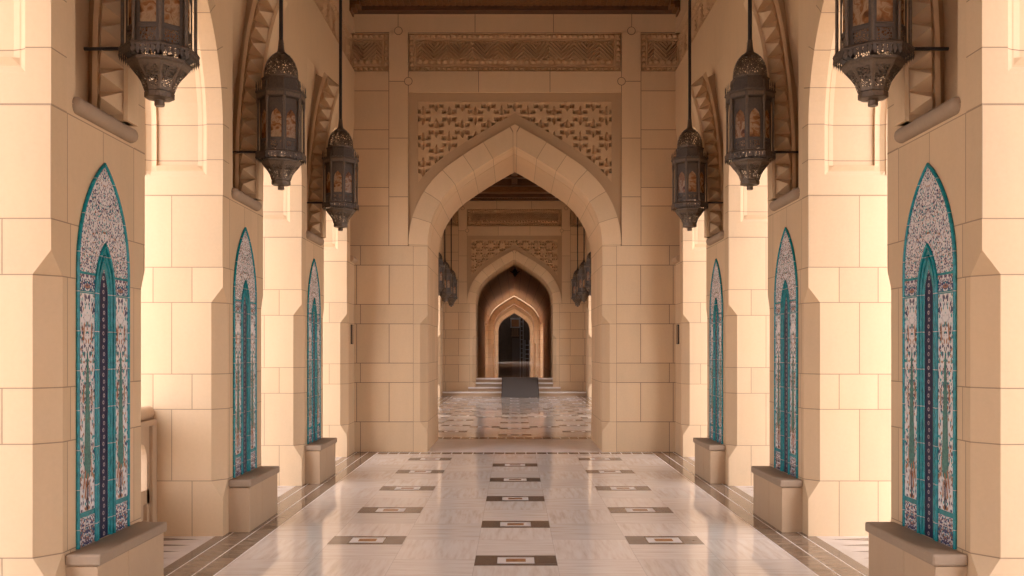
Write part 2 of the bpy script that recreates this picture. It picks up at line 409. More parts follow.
def arcade(name,s,centres,frieze_rng=None,yend=None):
    mb=MB()   # mats: 0 jamb, 1 plain, 2 voussoir
    X=lambda t: s*(W+t)
    tS=[0,.14,.1405,.18,.19,.23,.2305]; tS=tS+[.81-t for t in reversed(tS)]+[T]
    def relief(t,z):
        d=min(t-.14,.67-t,z-3.10)
        if d<=0: return 0.
        if d<.04: return .012+d*.6
        if d<.05: return .036
        if d<.09: return .022
        return .05
    wg=SP/2-HP
    half=two_centre(wg,3.5,1.35)
    zs=[2.93,3.10,3.1005,3.14,3.15,3.19,3.1905,3.35,3.5]
    for i,c in enumerate(centres):
        pier_lower(mb,s,c)
        # faces above the impost, between the voussoir rings
        tn=random.random
        a=c-HP+RING; b=c+HP-RING
        for (y0,y1) in ((a,c-NW),(c+NW,b)):
            zc=[ZI,3.85,4.75,5.97]
            for z0,z1 in zip(zc,zc[1:]):
                q=[(X(0),y0,z0),(X(0),y1,z0),(X(0),y1,z1),(X(0),y0,z1)]
                mb.poly(q,[(.2,p[2]) for p in q],1)
        mb.poly([(X(0),c-NW,ZI),(X(0),c+NW,ZI),(X(0),c+NW,3.05),(X(0),c-NW,3.05)],None,1)
        mb.poly([(X(0),c-NW,5.15),(X(0),c+NW,5.15),(X(0),c+NW,5.97),(X(0),c-NW,5.97)],None,1)
        nz=18; zz=[3.05+(5.15-3.05)*k/nz for k in range(nz+1)]
        for z0,z1 in zip(zz,zz[1:]):
            o0,o1=nb(z0),nb(z1)
            mb.poly([(X(o0),c-NW,z0),(X(o0),c+NW,z0),(X(o1),c+NW,z1),(X(o1),c-NW,z1)],None,1)
            for y in (c-NW,c+NW): mb.poly([(X(0),y,z0),(X(o0),y,z0),(X(o1),y,z1),(X(0),y,z1)],None,1)
        mb.poly([(X(0),c-NW,3.05),(X(0),c+NW,3.05),(X(nb(3.05)),c+NW,3.05),(X(nb(3.05)),c-NW,3.05)],None,1)
        if i+1<len(centres):
            g=(c+centres[i+1])/2
            hp=[(wg,z) for z in zs[:-1]]+half           # right half (towards the next pier)
            ns=[(1.,0.)]*(len(zs)-1)+normals2(half); ns[len(zs)-1]=(1.,0.); 
            L=[0.]
            for p,q in zip(hp,hp[1:]): L.append(L[-1]+math.hypot(p[0]-q[0],p[1]-q[1]))
            outer=[(p[0]+n[0]*RING,p[1]+n[1]*RING) for p,n in zip(hp,ns)]
            a_,b_=outer[-3],outer[-2]; sl=(b_[1]-a_[1])/(b_[0]-a_[0]); outer[-1]=(0.,b_[1]-b_[0]*sl)
            for sg in (-1,1):
                for j in range(len(hp)-1):
                    p,q=hp[j],hp[j+1]; n0,n1=ns[j],ns[j+1]
                    if j==len(hp)-2: n1=(0.,1.)
                    for t0,t1 in zip(tS,tS[1:]):
                        P=[]
                        for (pp,nn,t) in ((p,n0,t0),(p,n0,t1),(q,n1,t1),(q,n1,t0)):
                            r=relief(t,pp[1]); P.append((X(t),g+sg*(pp[0]+nn[0]*r),pp[1]+nn[1]*r))
                        mb.poly(P,[(.2,2.93+L[j]),(.2,2.93+L[j]),(.2,2.93+L[j+1]),(.2,2.93+L[j+1])],2)
                    o0,o1=outer[j],outer[j+1]
                    mb.poly([(X(0),g+sg*p[0],p[1]),(X(0),g+sg*q[0],q[1]),(X(0),g+sg*o1[0],o1[1]),(X(0),g+sg*o0[0],o0[1])],
                            [(.2,2.93+L[j]),(.2,2.93+L[j+1]),(.2,2.93+L[j+1]),(.2,2.93+L[j])],2)
                    if o0[0]-o1[0]>1e-6:
                        mb.poly([(X(0),g+sg*o0[0],o0[1]),(X(0),g+sg*o1[0],o1[1]),(X(0),g+sg*o1[0],5.97),(X(0),g+sg*o0[0],5.97)],None,1)
                    mb.poly([(X(T),g+sg*p[0],p[1]),(X(T),g+sg*q[0],q[1]),(X(T),g+sg*q[0],ZT),(X(T),g+sg*p[0],ZT)],None,1)
        mb.poly([(X(T),c-HP,ZI),(X(T),c+HP,ZI),(X(T),c+HP,ZT),(X(T),c-HP,ZT)],None,1)
    y0=centres[0]-HP; y1=yend
    mb.poly([(X(0),y0,ZI),(X(0),y0,ZT),(X(T),y0,ZT),(X(T),y0,ZI)],None,1)
    for (y0_,y1_) in ((centres[0]-HP,centres[0]-HP+RING),(centres[-1]+HP-RING,centres[-1]+HP)):
        mb.poly([(X(0),y0_,ZI),(X(0),y1_,ZI),(X(0),y1_,5.97),(X(0),y0_,5.97)],None,1)
    mb.poly([(X(0),y0,5.97),(X(0),y1,5.97),(X(.11),y1,5.97),(X(.11),y0,5.97)],None,1)
    mb.poly([(X(0),y0,6.57),(X(0),y1,6.57),(X(.11),y1,6.57),(X(.11),y0,6.57)],None,1)
    mb.poly([(X(.11),y0,5.97),(X(.11),y1,5.97),(X(.11),y1,6.57),(X(.11),y0,6.57)],None,1)
    mb.poly([(X(0),y0,6.57),(X(0),y1,6.57),(X(0),y1,ZT),(X(0),y0,ZT)],None,1)
    w=struct(mb.build(name,[S_JAMB,S_PLAIN,S_VOUS]))
    if frieze_rng:
        f=frieze_mesh(frieze_rng[0],frieze_rng[1],5.97,lambda x,z,h: (X(.105-h),x,z),.015)
        f.build('frieze',S_CARVE,w)
    return w

near_c=[C0-SP+SP*k for k in range(5)]       # 2.61 .. 14.09
ext=[C0-SP*k for k in (4,3,2)]
wl=arcade('wall_left',-1,ext+near_c,(9.6,D1),D1+.2)
wr=arcade('wall_right',1,ext+near_c,(9.6,D1),D1+.2)
far_c=[16.75+SP*k for k in range(6)]        # second court
D2=31.75
arcade('wall_left',-1,far_c,None,D2+.1)
arcade('wall_right',1,far_c,None,D2+.1)

# roll sills under the niches (part of each wall)
def sill(s,c,parent):
    mb=MB(); x=s*(W-.004)
    mb.tube((x,c-NW,2.995),(x,c+NW+.03,2.995),.05,n=14)
    for y,sg in ((c-NW,-1),(c+NW+.03,1)):
        prof=[(.05*math.cos(a),.035*math.sin(a)*1.) for a in [0,.4,.8,1.2,1.5]]
        for i in range(len(prof)-1):
            for k in range(14):
                a0,a1=2*PI*k/14,2*PI*(k+1)/14
                mb.poly([(x+prof[i][0]*math.cos(a0),y+sg*prof[i][1],2.995+prof[i][0]*math.sin(a0)),(x+prof[i][0]*math.cos(a1),y+sg*prof[i][1],2.995+prof[i][0]*math.sin(a1)),
                         (x+prof[i+1][0]*math.cos(a1),y+sg*prof[i+1][1],2.995+prof[i+1][0]*math.sin(a1)),(x+prof[i+1][0]*math.cos(a0),y+sg*prof[i+1][1],2.995+prof[i+1][0]*math.sin(a0))])
    for k in range(3):
        t0=.035+k*.04; z0=3.05+.022*k
        mb.box(min(s*(W+t0),s*(W+.17)),max(s*(W+t0),s*(W+.17)),c-NW+.002,c+NW-.002,z0,z0+.018)
    return mb.build('niche_sill',S_LEDGE,parent,smooth=True)
for s,w in ((-1,wl),(1,wr)):
    for k in (1,2,3): sill(s,near_c[k],w)
    mbx=MB(); 
for s,w in ((-1,wl),(1,wr)):
    mb=MB(); mb.tube((s*(W-.004),near_c[4]-NW,3.0),(s*(W-.004),D1-.001,3.0),.05,n=14); mb.build('niche_sill',S_BENCH,w,smooth=True)

# ------------------------------------------------------------------ dogtooth brackets above the piers
def bracket(s,c,label):
    t=thing('carved_bracket',label,'stone bracket',(s*W,c,3.05),'dogtooth stone brackets above the piers')
    org=(s*W,c,3.05)
    X=lambda d: s*(W+d)
    yf=c+.13; yb=c+.28
    zt=4.93
    nz=26; Z=[3.03+(zt-3.03)*k/nz for k in range(nz+1)]
    wb=.175
    # band slab, groove core, lips
    core=MB(); lip=MB(); tooth=MB()
    def slabs(mb,f0,f1,ya,yb_,z1tip=0.,z2tip=.17):
        # curved slab between depth functions f0 (aisle edge) and f1 (wall edge)
        R=[]
        for i,z in enumerate(Z):
            k=i/nz; e=k**3
            za=z+z1tip*e; zb=z+z2tip*e
            a=(X(f0(z)),za); b=(X(f1(z)),zb)
            R.append([(a[0],ya,a[1]),(b[0],ya,b[1]),(b[0],yb_,b[1]),(a[0],yb_,a[1])])
        for p,q in zip(R,R[1:]):
            for e in range(4):
                j=(e+1)%4; mb.poly([p[e],p[j],q[j],q[e]])
        mb.poly(R[0]); mb.poly(R[-1])
    slabs(core,lambda z: fi(z)+.01,lambda z: max(nb(z),fi(z)+wb+.03)-.002,yf+.03,yb-.03,0,.17)
    slabs(lip,lambda z: fi(z)-.012,lambda z: fi(z)+.014,yf-.012,yb,-.01,.02)
    lip2=MB(); slabs(lip2,lambda z: fi(z)+wb-.005,lambda z: fi(z)+wb+.028,yf-.03,yb-.02,.13,.17)
    slabs(core,lambda z: fi(z)+.012,lambda z: fi(z)+wb,yf+.01,yb-.005,0,.14)
    n=13
    for i in range(n):
        z0=3.07+(zt-.01-3.07)*i/n; z1=3.07+(zt-.01-3.07)*(i+1)/n
        def sh(z,k): return z+.13*k*((z-3.07)/(zt-3.07))**3
        A=(X(fi(z0)+.016),yf+.01,sh(z0,0)); B=(X(fi(z1)+.016),yf+.01,sh(z1,0))
        Cc=(X(fi(z1)+wb-.004),yf+.01,sh(z1,1)); D=(X(fi(z0)+wb-.004),yf+.01,sh(z0,1))
        zm=(z0+z1)/2; Pk=(X(fi(zm)+wb*.60),yf-.12,sh(zm,.5))
        Q=(X(fi(zm)+wb-.004),yf-.012,sh(zm,1))
        for tri in ((A,B,Pk),(B,Cc,Pk),(Cc,Q,Pk),(Q,D,Pk),(D,A,Pk)): tooth.poly(tri)
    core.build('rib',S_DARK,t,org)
    for lp in (lip,lip2): lp.build('edge_moulding',S_PLAIN,t,org)
    tooth.build('dogtooth_band',S_PLAIN,t,org)
    return t
names=[('nearest','beside the largest lantern'),('second','behind the middle lantern'),('third','next to the smallest near lantern')]
for s,sd in ((-1,'left'),(1,'right')):
    for k in (1,2,3):
        bracket(s,near_c[k],f"curved dogtooth-carved sandstone bracket above the {names[k-1][0]} pier of the {sd} arcade")

# ------------------------------------------------------------------ tile panels and benches
def lancet(hw,spring,rise,n=12):
    R=(hw*hw+rise*rise)/(2*hw); cx=hw-R; a1=math.asin(rise/R); 
    return [(cx+R*math.cos(a1*i/n),spring+R*math.sin(a1*i/n)) for i in range(n+1)]
def outline(hw,z0,spring,rise,n=12):
    h=lancet(hw,spring,rise,n); r=[(hw,z0)]+h; l=[(-x,z) for x,z in reversed(r[:-1])]
    return r+l
ZB=.462
def tile_panel(s,c,label):
    t=thing('tile_panel',label,'tile panel',(s*W,c,ZB),'turquoise tile panels on the piers')
    org=(s*W,c,ZB)
    X=lambda d: s*(W-d)      # d = how far it stands out of the wall
    def Q(y,z,d): return (X(d),c+y,z)
    hw=.335
    out=outline(hw,ZB,2.08,.65); inn=outline(.122,ZB,1.95,.29)
    # border bead following the outer lancet
    def bead(pts,r,d,name,mat,n=8,parent=t):
        mb=MB(); R=[]
        for i,p in enumerate(pts):
            a=pts[max(i-1,0)]; b=pts[min(i+1,len(pts)-1)]
            dx,dz=b[0]-a[0],b[1]-a[1]; l=math.hypot(dx,dz); nx,nz=dz/l,-dx/l
            R.append([Q(p[0]+nx*r*math.cos(2*PI*k/n),p[1]+nz*r*math.cos(2*PI*k/n),d+r*math.sin(2*PI*k/n)) for k in range(n)])
        for p,q in zip(R,R[1:]):
            for k in range(n):
                j=(k+1)%n; mb.poly([p[k],p[j],q[j],q[k]])
        return mb.build(name,mat,parent,org,smooth=True)
    bead(out,.0115,.009,'turquoise_border',TEAL)
    # white floral field in the head: columns between inner and outer outline
    def top(x): # outer
        h=lancet(hw-.010,2.08,.64); ax=abs(x)
        for p,q in zip(h,h[1:]):
            if q[0]<=ax<=p[0]+1e-9: 
                f=(p[0]-ax)/max(p[0]-q[0],1e-9); return p[1]+(q[1]-p[1])*f
        return 2.08
    def itop(x):
        h=lancet(.12,1.95,.28); ax=abs(x)
        if ax>=.12: return ZB
        for p,q in zip(h,h[1:]):
            if q[0]<=ax<=p[0]+1e-9:
                f=(p[0]-ax)/max(p[0]-q[0],1e-9); return p[1]+(q[1]-p[1])*f
        return 1.95
    ZS=2.05
    head=MB(); n=36; d=.008
    for i in range(n):
        x0=-hw+.012+(2*hw-.024)*i/n; x1=-hw+.012+(2*hw-.024)*(i+1)/n
        b0,b1=max(ZS,itop(x0)),max(ZS,itop(x1))
        head.poly([Q(x0,b0,d),Q(x1,b1,d),Q(x1,top(x1),d),Q(x0,top(x0),d)],[(x0,b0),(x1,b1),(x1,top(x1)),(x0,top(x0))])
    head.build('floral_field',MOSAIC,t,org)
    # side columns
    for sg in (-1,1):
        a,b=sorted((sg*.118,sg*(hw-.010))); m=(a+b)/2
        f=MB()
        uvf=lambda y,z: (y-m,z)
        f.poly([Q(a,ZB+.2,d),Q(b,ZB+.2,d),Q(b,1.93,d),Q(a,1.93,d)],[uvf(a,ZB+.2),uvf(b,ZB+.2),uvf(b,1.93),uvf(a,1.93)])
        f.build('vine_column',MOSAIC_COL,t,org)
        for z0,z1 in ((ZB,ZB+.17),(1.945,2.04)):
            f=MB(); f.poly([Q(a,z0,d),Q(b,z0,d),Q(b,z1,d),Q(a,z1,d)],[uvf(a,z0),uvf(b,z0),uvf(b,z1),uvf(a,z1)])
            f.build('rosette_square',MOSAIC_BAND,t,org)
        for z0,z1 in ((ZB+.17,ZB+.2),(1.93,1.945),(2.04,2.055)):
            f=MB(); f.poly([Q(a,z0,d+.003),Q(b,z0,d+.003),Q(b,z1,d+.003),Q(a,z1,d+.003)])
            f.build('turquoise_band',TEAL,t,org)
        # cypress: slim teardrop with trunk, rust leaves
        cy=MB(); prof=[(.0,1.62),(.012,1.52),(.022,1.35),(.030,1.15),(.038,1.0),(.040,.93),(.030,.86),(.0,.84)]
        for (w0,z0),(w1,z1) in zip(prof,prof[1:]):
            cy.poly([Q(m-w0,z0,d+.002),Q(m+w0,z0,d+.002),Q(m+w1,z1,d+.002),Q(m-w1,z1,d+.002)])
        cy.build('cypress_motif',CYPRESS,t,org)
        tr=MB()
        for (x0,x1,z0,z1) in ((-.006,.006,.665,.84),):
            tr.poly([Q(m+x0,z0,d+.003),Q(m+x1,z0,d+.003),Q(m+x1,z1,d+.003),Q(m+x0,z1,d+.003)])
        tr.build('tree_trunk_motif',TRUNK,t,org)
        for (dx,z0,tl) in ((-.05,.80,.02),(.055,.86,-.02),(-.03,.74,.012),(.03,.74,-.012),(-.055,1.30,.008),(.055,1.28,-.008),(-.05,1.66,.006),(.05,1.66,-.006),(0,.84,.0)):
            L=.09 if dx else .03
            rl=MB(); rl.poly([Q(m+dx-.009,z0,d+.003),Q(m+dx+.004,z0-.01,d+.003),Q(m+dx+.009+tl,z0+L,d+.003),Q(m+dx+tl,z0+L+.015,d+.003)])
            rl.build('leaf_motif',RUST,t,org)
    # inner niche: teal stepped frame with a recessed navy strip
    bead(inn,.011,.012,'inner_border',TEAL)
    bead(outline(.090,ZB,1.94,.23),.010,.008,'inner_border',TEAL)
    st=MB(); A=outline(.122,ZB,1.95,.285); B=outline(.090,ZB,1.94,.23); Cn=outline(.052,ZB,1.92,.17)
    for (P_,d0,R_,d1) in ((A,.010,B,.004),):
        for i in range(len(P_)-1): st.poly([Q(*P_[i],d0),Q(*P_[i+1],d0),Q(*R_[i+1],d1),Q(*R_[i],d1)])
    for i in range(len(B)-1): st.poly([Q(*B[i],.009),Q(*B[i+1],.009),Q(*Cn[i+1],.0035),Q(*Cn[i],.0035)])
    st.build('stepped_reveal',TEAL,t,org)
    nv=MB(); m_=len(Cn)//2
    for i in range(m_):
        a,b=Cn[i],Cn[i+1]
        nv.poly([Q(-a[0],a[1],.003),Q(a[0],a[1],.003),Q(b[0],b[1],.003),Q(-b[0],b[1],.003)],[(-a[0],a[1]),(a[0],a[1]),(b[0],b[1]),(-b[0],b[1])])
    nv.build('navy_strip',NAVY,t,org)
    return t
def bench(s,c,label):
    t=thing('stone_bench',label,'bench',(s*(W-.1),c,0),'stone benches under the tile panels')
    org=(s*(W-.1),c,0)
    def bx(mb,t0,t1,y0,y1,z0,z1): mb.box(min(s*(W-t0),s*(W-t1)),max(s*(W-t0),s*(W-t1)),y0,y1,z0,z1)
    b=MB(); 
    bx(b,.0,.18,c-.46,c-.058,0,.392); bx(b,.0,.18,c-.052,c+.485,0,.392)
    b.build('base',S_BENCH,t,org,bevel=.004)
    g=MB(); bx(g,.0,.172,c-.06,c-.05,.0,.39); g.build('joint',S_MORTAR,t,org)
    sl=MB(); bx(sl,.0,.20,c-.475,c+.50,.396,.461); sl.build('seat_slab',S_LEDGE,t,org,bevel=.012)
    return t
ordn={1:('nearest','largest'),2:('second','middle'),3:('third','smallest')}
for s,sd in ((-1,'left'),(1,'right')):
    for k in (1,2,3):
        tile_panel(s,near_c[k],f"{ordn[k][1]} pointed turquoise-bordered mosaic panel, on the {ordn[k][0]} pier of the {sd} arcade")
        bench(s,near_c[k],f"{ordn[k][1]} sandstone ledge bench under the tile panel of the {ordn[k][0]} {sd} pier")

# ------------------------------------------------------------------ portal walls
def star_h(x,z):
    a=.206; b=.204
    best=None
    h=0.
    i0=round(x/a); j0=round(z/b)
    for i in (i0-1,i0,i0+1):
        for j in (j0-1,j0,j0+1):
            if (i+j)%2: continue
            dx=x-i*a; dz=z-j*b; ax,az=abs(dx),abs(dz)
            # four square-ish sinkings
            q=1-max(abs(ax-.078)/.040,abs(az-.058)/.034)
            if q>0: h=min(h,-.095*min(1.,q*1.35))
            # central folded star
            if ax<.05 and az<.15*(1-ax/.06):
                h=min(h,-.06*(1-ax/.05)*min(1.,az/.05+.15))
    return h
def portal(name,y0,with_detail=True):
    wI=1.37; sp=3.24; rw=.30
    half=four_centre(wI,sp); outer=offset_half(half,rw); L=[0.]
    for p,q in zip(half,half[1:]): L.append(L[-1]+math.hypot(p[0]-q[0],p[1]-q[1]))
    nn=normals2(half); nn[0]=(1,0); nn[-1]=(0,1)
    XO=2.95
    mb=MB()  # 0 jamb course, 1 plain, 2 arch vous, 3 mortar, 4 dark band
    for s in (-1,1):
        cx,cy=.115,.115; X1=1.59
        def ring(z,k):
            a,b=cx*k+1e-4,cy*k+1e-4
            return [(s*x,y,z) for x,y in ((X1,0),(wI+a,0),(wI,b),(wI,TH-b),(wI+a,TH),(X1,TH))]
        Z=[(0,0),(.33,0),(.475,1),(2.01,1),(2.14,0),(sp,0)]
        R=[ring(z,k) for z,k in Z]
        for i in range(len(Z)-1):
            for e in range(5):
                q=[R[i][e],R[i][e+1],R[i+1][e+1],R[i+1][e]]
                us=[p[1] for p in q] if e==2 else [.2]*4
                mb.poly(q,[(u,p[2]) for u,p in zip(us,q)],0)
        # blocks of the flanks
        def blk(x0,x1,z0,z1):
            g=.0045; a,b=sorted((s*x0,s*x1))
            mb.poly([(a+g,0,z0+g),(b-g,0,z0+g),(b-g,0,z1-g),(a+g,0,z1-g)],None,1,random.uniform(.25,.75))
        zc=[0,.475,1.09,1.395,2.01,2.315,2.93,3.235]
        for z0,z1,tall in zip(zc,zc[1:],(0,1,0,1,0,1,0)):
            if tall: blk(1.59,1.97,z0,z1); blk(1.97,2.48,z0,z1); blk(2.48,XO,z0,z1)
            else: blk(1.59,2.42,z0,z1); blk(2.42,XO,z0,z1)
        mb.poly([(s*1.585,.006,0),(s*XO,.006,0),(s*XO,.006,3.235),(s*1.585,.006,3.235)],None,3)
        zp=[3.235,4.0,4.92,5.81,6.60]
        for z0,z1 in zip(zp,zp[1:]): blk(1.67,1.975,z0,z1)
        zf=[3.235,3.856,4.146,4.75,5.05,5.66,5.97]
        for z0,z1 in zip(zf,zf[1:]): blk(1.975,XO,z0,z1)
        blk(1.83,XO,6.575,ZT)
        mb.poly([(s*1.67,.006,3.235),(s*XO,.006,3.235),(s*XO,.006,5.97),(s*1.67,.006,5.97)],None,3)
        mb.poly([(s*1.67,.06,5.97),(s*XO,.06,5.97),(s*XO,.06,ZT),(s*1.67,.06,ZT)],None,3)
        for z in (5.97,6.57): mb.poly([(s*1.975,0,z),(s*XO,0,z),(s*XO,.06,z),(s*1.975,.06,z)],None,1)
        mb.poly([(s*1.975,0,5.97),(s*1.975,0,6.57),(s*1.975,.06,6.57),(s*1.975,.06,5.97)],None,1)
        mb.poly([(s*1.67,0,5.97),(s*1.67,0,6.57),(s*1.67,.06,6.57),(s*1.67,.06,5.97)],None,1)
        # little round keys of the pilaster joints
        for (kx,kz) in ((1.825,6.60),(1.67,5.81)):
            mb.tube((s*kx,.01,kz),(s*kx,-.001,kz),.066,n=20,mat=3); mb.tube((s*kx,.01,kz),(s*kx,-.004,kz),.056,n=20,mat=1)
        # arch ring, soffit, spandrel, back face
        tt=None
        for j in range(len(half)-1):
            p,q=half[j],half[j+1]; o0,o1=outer[j],outer[j+1]
            uvr=[(.2,sp+L[j]),(.2,sp+L[j+1]),(.2,sp+L[j+1]),(.2,sp+L[j])]
            mb.poly([(s*p[0],0,p[1]),(s*q[0],0,q[1]),(s*o1[0],0,o1[1]),(s*o0[0],0,o0[1])],uvr,2)
            mb.poly([(s*o0[0],0,o0[1]),(s*o1[0],0,o1[1]),(s*o1[0],.12,o1[1]),(s*o0[0],.12,o0[1])],None,1)
            ys=[(0,0),(.55,0),(.56,.018),(.575,.018),(.585,0.),(TH,0)]
            for (ya,ra),(yb,rb) in zip(ys,ys[1:]):
                P=[(s*(p[0]+nn[j][0]*ra),ya,p[1]+nn[j][1]*ra),(s*(p[0]+nn[j][0]*rb),yb,p[1]+nn[j][1]*rb),
                   (s*(q[0]+nn[j+1][0]*rb),yb,q[1]+nn[j+1][1]*rb),(s*(q[0]+nn[j+1][0]*ra),ya,q[1]+nn[j+1][1]*ra)]
                mb.poly(P,[uvr[0],uvr[0],uvr[1],uvr[1]],2)
            mb.poly([(s*p[0],TH,p[1]),(s*q[0],TH,q[1]),(s*q[0],TH,ZT),(s*p[0],TH,ZT)],None,1)
        mb.poly([(s*wI,TH,sp),(s*XO,TH,sp),(s*XO,TH,ZT),(s*wI,TH,ZT)],None,1)
        mb.poly([(s*1.59,TH,0),(s*XO,TH,0),(s*XO,TH,sp),(s*1.59,TH,sp)],None,1)
        mb.poly([(s*1.67,0,sp),(s*1.67,0,5.64),(s*1.67,.12,5.64),(s*1.67,.12,sp)],None,1)
    g=.0045
    for x0,x1 in ((-1.67,-.57),(-.57,.55),(.55,1.67)):
        mb.poly([(x0+g,0,5.64),(x1-g,0,5.64),(x1-g,0,5.97-g),(x0+g,0,5.97-g)],None,1,random.uniform(.3,.7))
        mb.poly([(x0*1.096+g,0,6.575),(x1*1.096-g,0,6.575),(x1*1.096-g,0,ZT),(x0*1.096+g,0,ZT)],None,1,random.uniform(.3,.7))
    mb.poly([(-1.67,.006,5.64),(1.67,.006,5.64),(1.67,.006,5.97),(-1.67,.006,5.97)],None,3)
    mb.poly([(-1.70,.065,5.9),(1.70,.065,5.9),(1.70,.065,ZT),(-1.70,.065,ZT)],None,3)
    mb.poly([(-1.9,.02,6.6),(1.9,.02,6.6),(1.9,.02,ZT),(-1.9,.02,ZT)],None,3)
    mb.box(-XO,XO,.07,TH-.01,5.7,ZT,3)
    mb.poly([(-1.67,0,5.64),(1.67,0,5.64),(1.67,.12,5.64),(-1.67,.12,5.64)],None,1)
    for z in (5.97,6.57): mb.poly([(-1.67,0,z),(1.67,0,z),(1.67,.06,z),(-1.67,.06,z)],None,1)
    # sunk frame of the spandrel
    fy=.035
    for s in (-1,1):
        P=[]
        for j in range(len(outer)-1):
            o0,o1=outer[j],outer[j+1]
            a0=offs[j] if False else None
        band=offset_half(outer,.16)
        for j in range(len(outer)-1):
            o0,o1,b0,b1=outer[j],outer[j+1],band[j],band[j+1]
            c0=(min(b0[0],1.67),b0[1]); c1=(min(b1[0],1.67),b1[1])
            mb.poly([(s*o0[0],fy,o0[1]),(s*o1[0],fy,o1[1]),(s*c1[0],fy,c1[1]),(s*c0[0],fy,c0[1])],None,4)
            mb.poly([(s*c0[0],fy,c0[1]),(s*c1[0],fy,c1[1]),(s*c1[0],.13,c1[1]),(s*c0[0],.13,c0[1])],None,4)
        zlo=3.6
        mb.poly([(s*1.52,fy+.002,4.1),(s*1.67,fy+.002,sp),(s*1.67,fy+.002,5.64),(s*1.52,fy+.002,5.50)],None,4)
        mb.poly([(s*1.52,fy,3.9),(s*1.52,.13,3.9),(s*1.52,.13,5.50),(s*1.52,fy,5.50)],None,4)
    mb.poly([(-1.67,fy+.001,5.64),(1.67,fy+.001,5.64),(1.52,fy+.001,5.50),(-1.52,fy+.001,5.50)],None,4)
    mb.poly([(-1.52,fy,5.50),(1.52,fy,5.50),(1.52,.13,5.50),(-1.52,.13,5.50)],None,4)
    w=struct(mb.build(name,[S_JAMB,S_PLAIN,S_ARCH,S_MORTAR,S_DARK]))
    w.location=(0,y0,0)
    # carved field
    cf=MB(); step=.0125
    nx=int(3.04/step); z0_,z1_=3.9,5.50; nz=int((z1_-z0_)/step)
    def arch_z(x):
        ax=abs(x)
        for p,q in zip(outer,outer[1:]):
            if q[0]<=ax<=p[0]: 
                f=(p[0]-ax)/max(p[0]-q[0],1e-9); return p[1]+(q[1]-p[1])*f
        return sp
    H={}
    def pt(i,j):
        x=-1.52+3.04*i/nx; z=z0_+(z1_-z0_)*j/nz
        return (x,.045-star_h(x+.206,z-5.29),z)
    for i in range(nx):
        x=-1.52+3.04*(i+.5)/nx; az=arch_z(x)+.02
        for j in range(nz):
            z=z0_+(z1_-z0_)*(j+.5)/nz
            if z<az: continue
            cf.poly([pt(i,j),pt(i+1,j),pt(i+1,j+1),pt(i,j+1)])
    cf.build('carved_spandrel',S_CARVE,w,merge=True)
    fr=frieze_mesh(-1.665,1.665,5.97,lambda x,z,h:(x,.045-h,z)); fr.build('frieze',S_CARVE,w)
    for s in (-1,1):
        fr=frieze_mesh(1.98,2.66,5.97,lambda x,z,h:(s*x,.045-h,z)); fr.build('frieze',S_CARVE,w)
    return w
p1=portal('wall_front',D1)
def dup_portal(y):
    c=copy_tree(p1); c.location=(0,y,0); return c
dup_portal(D2)
dup_portal(61.5)
dup_portal(77.0)
dup_portal(-6.7-TH)

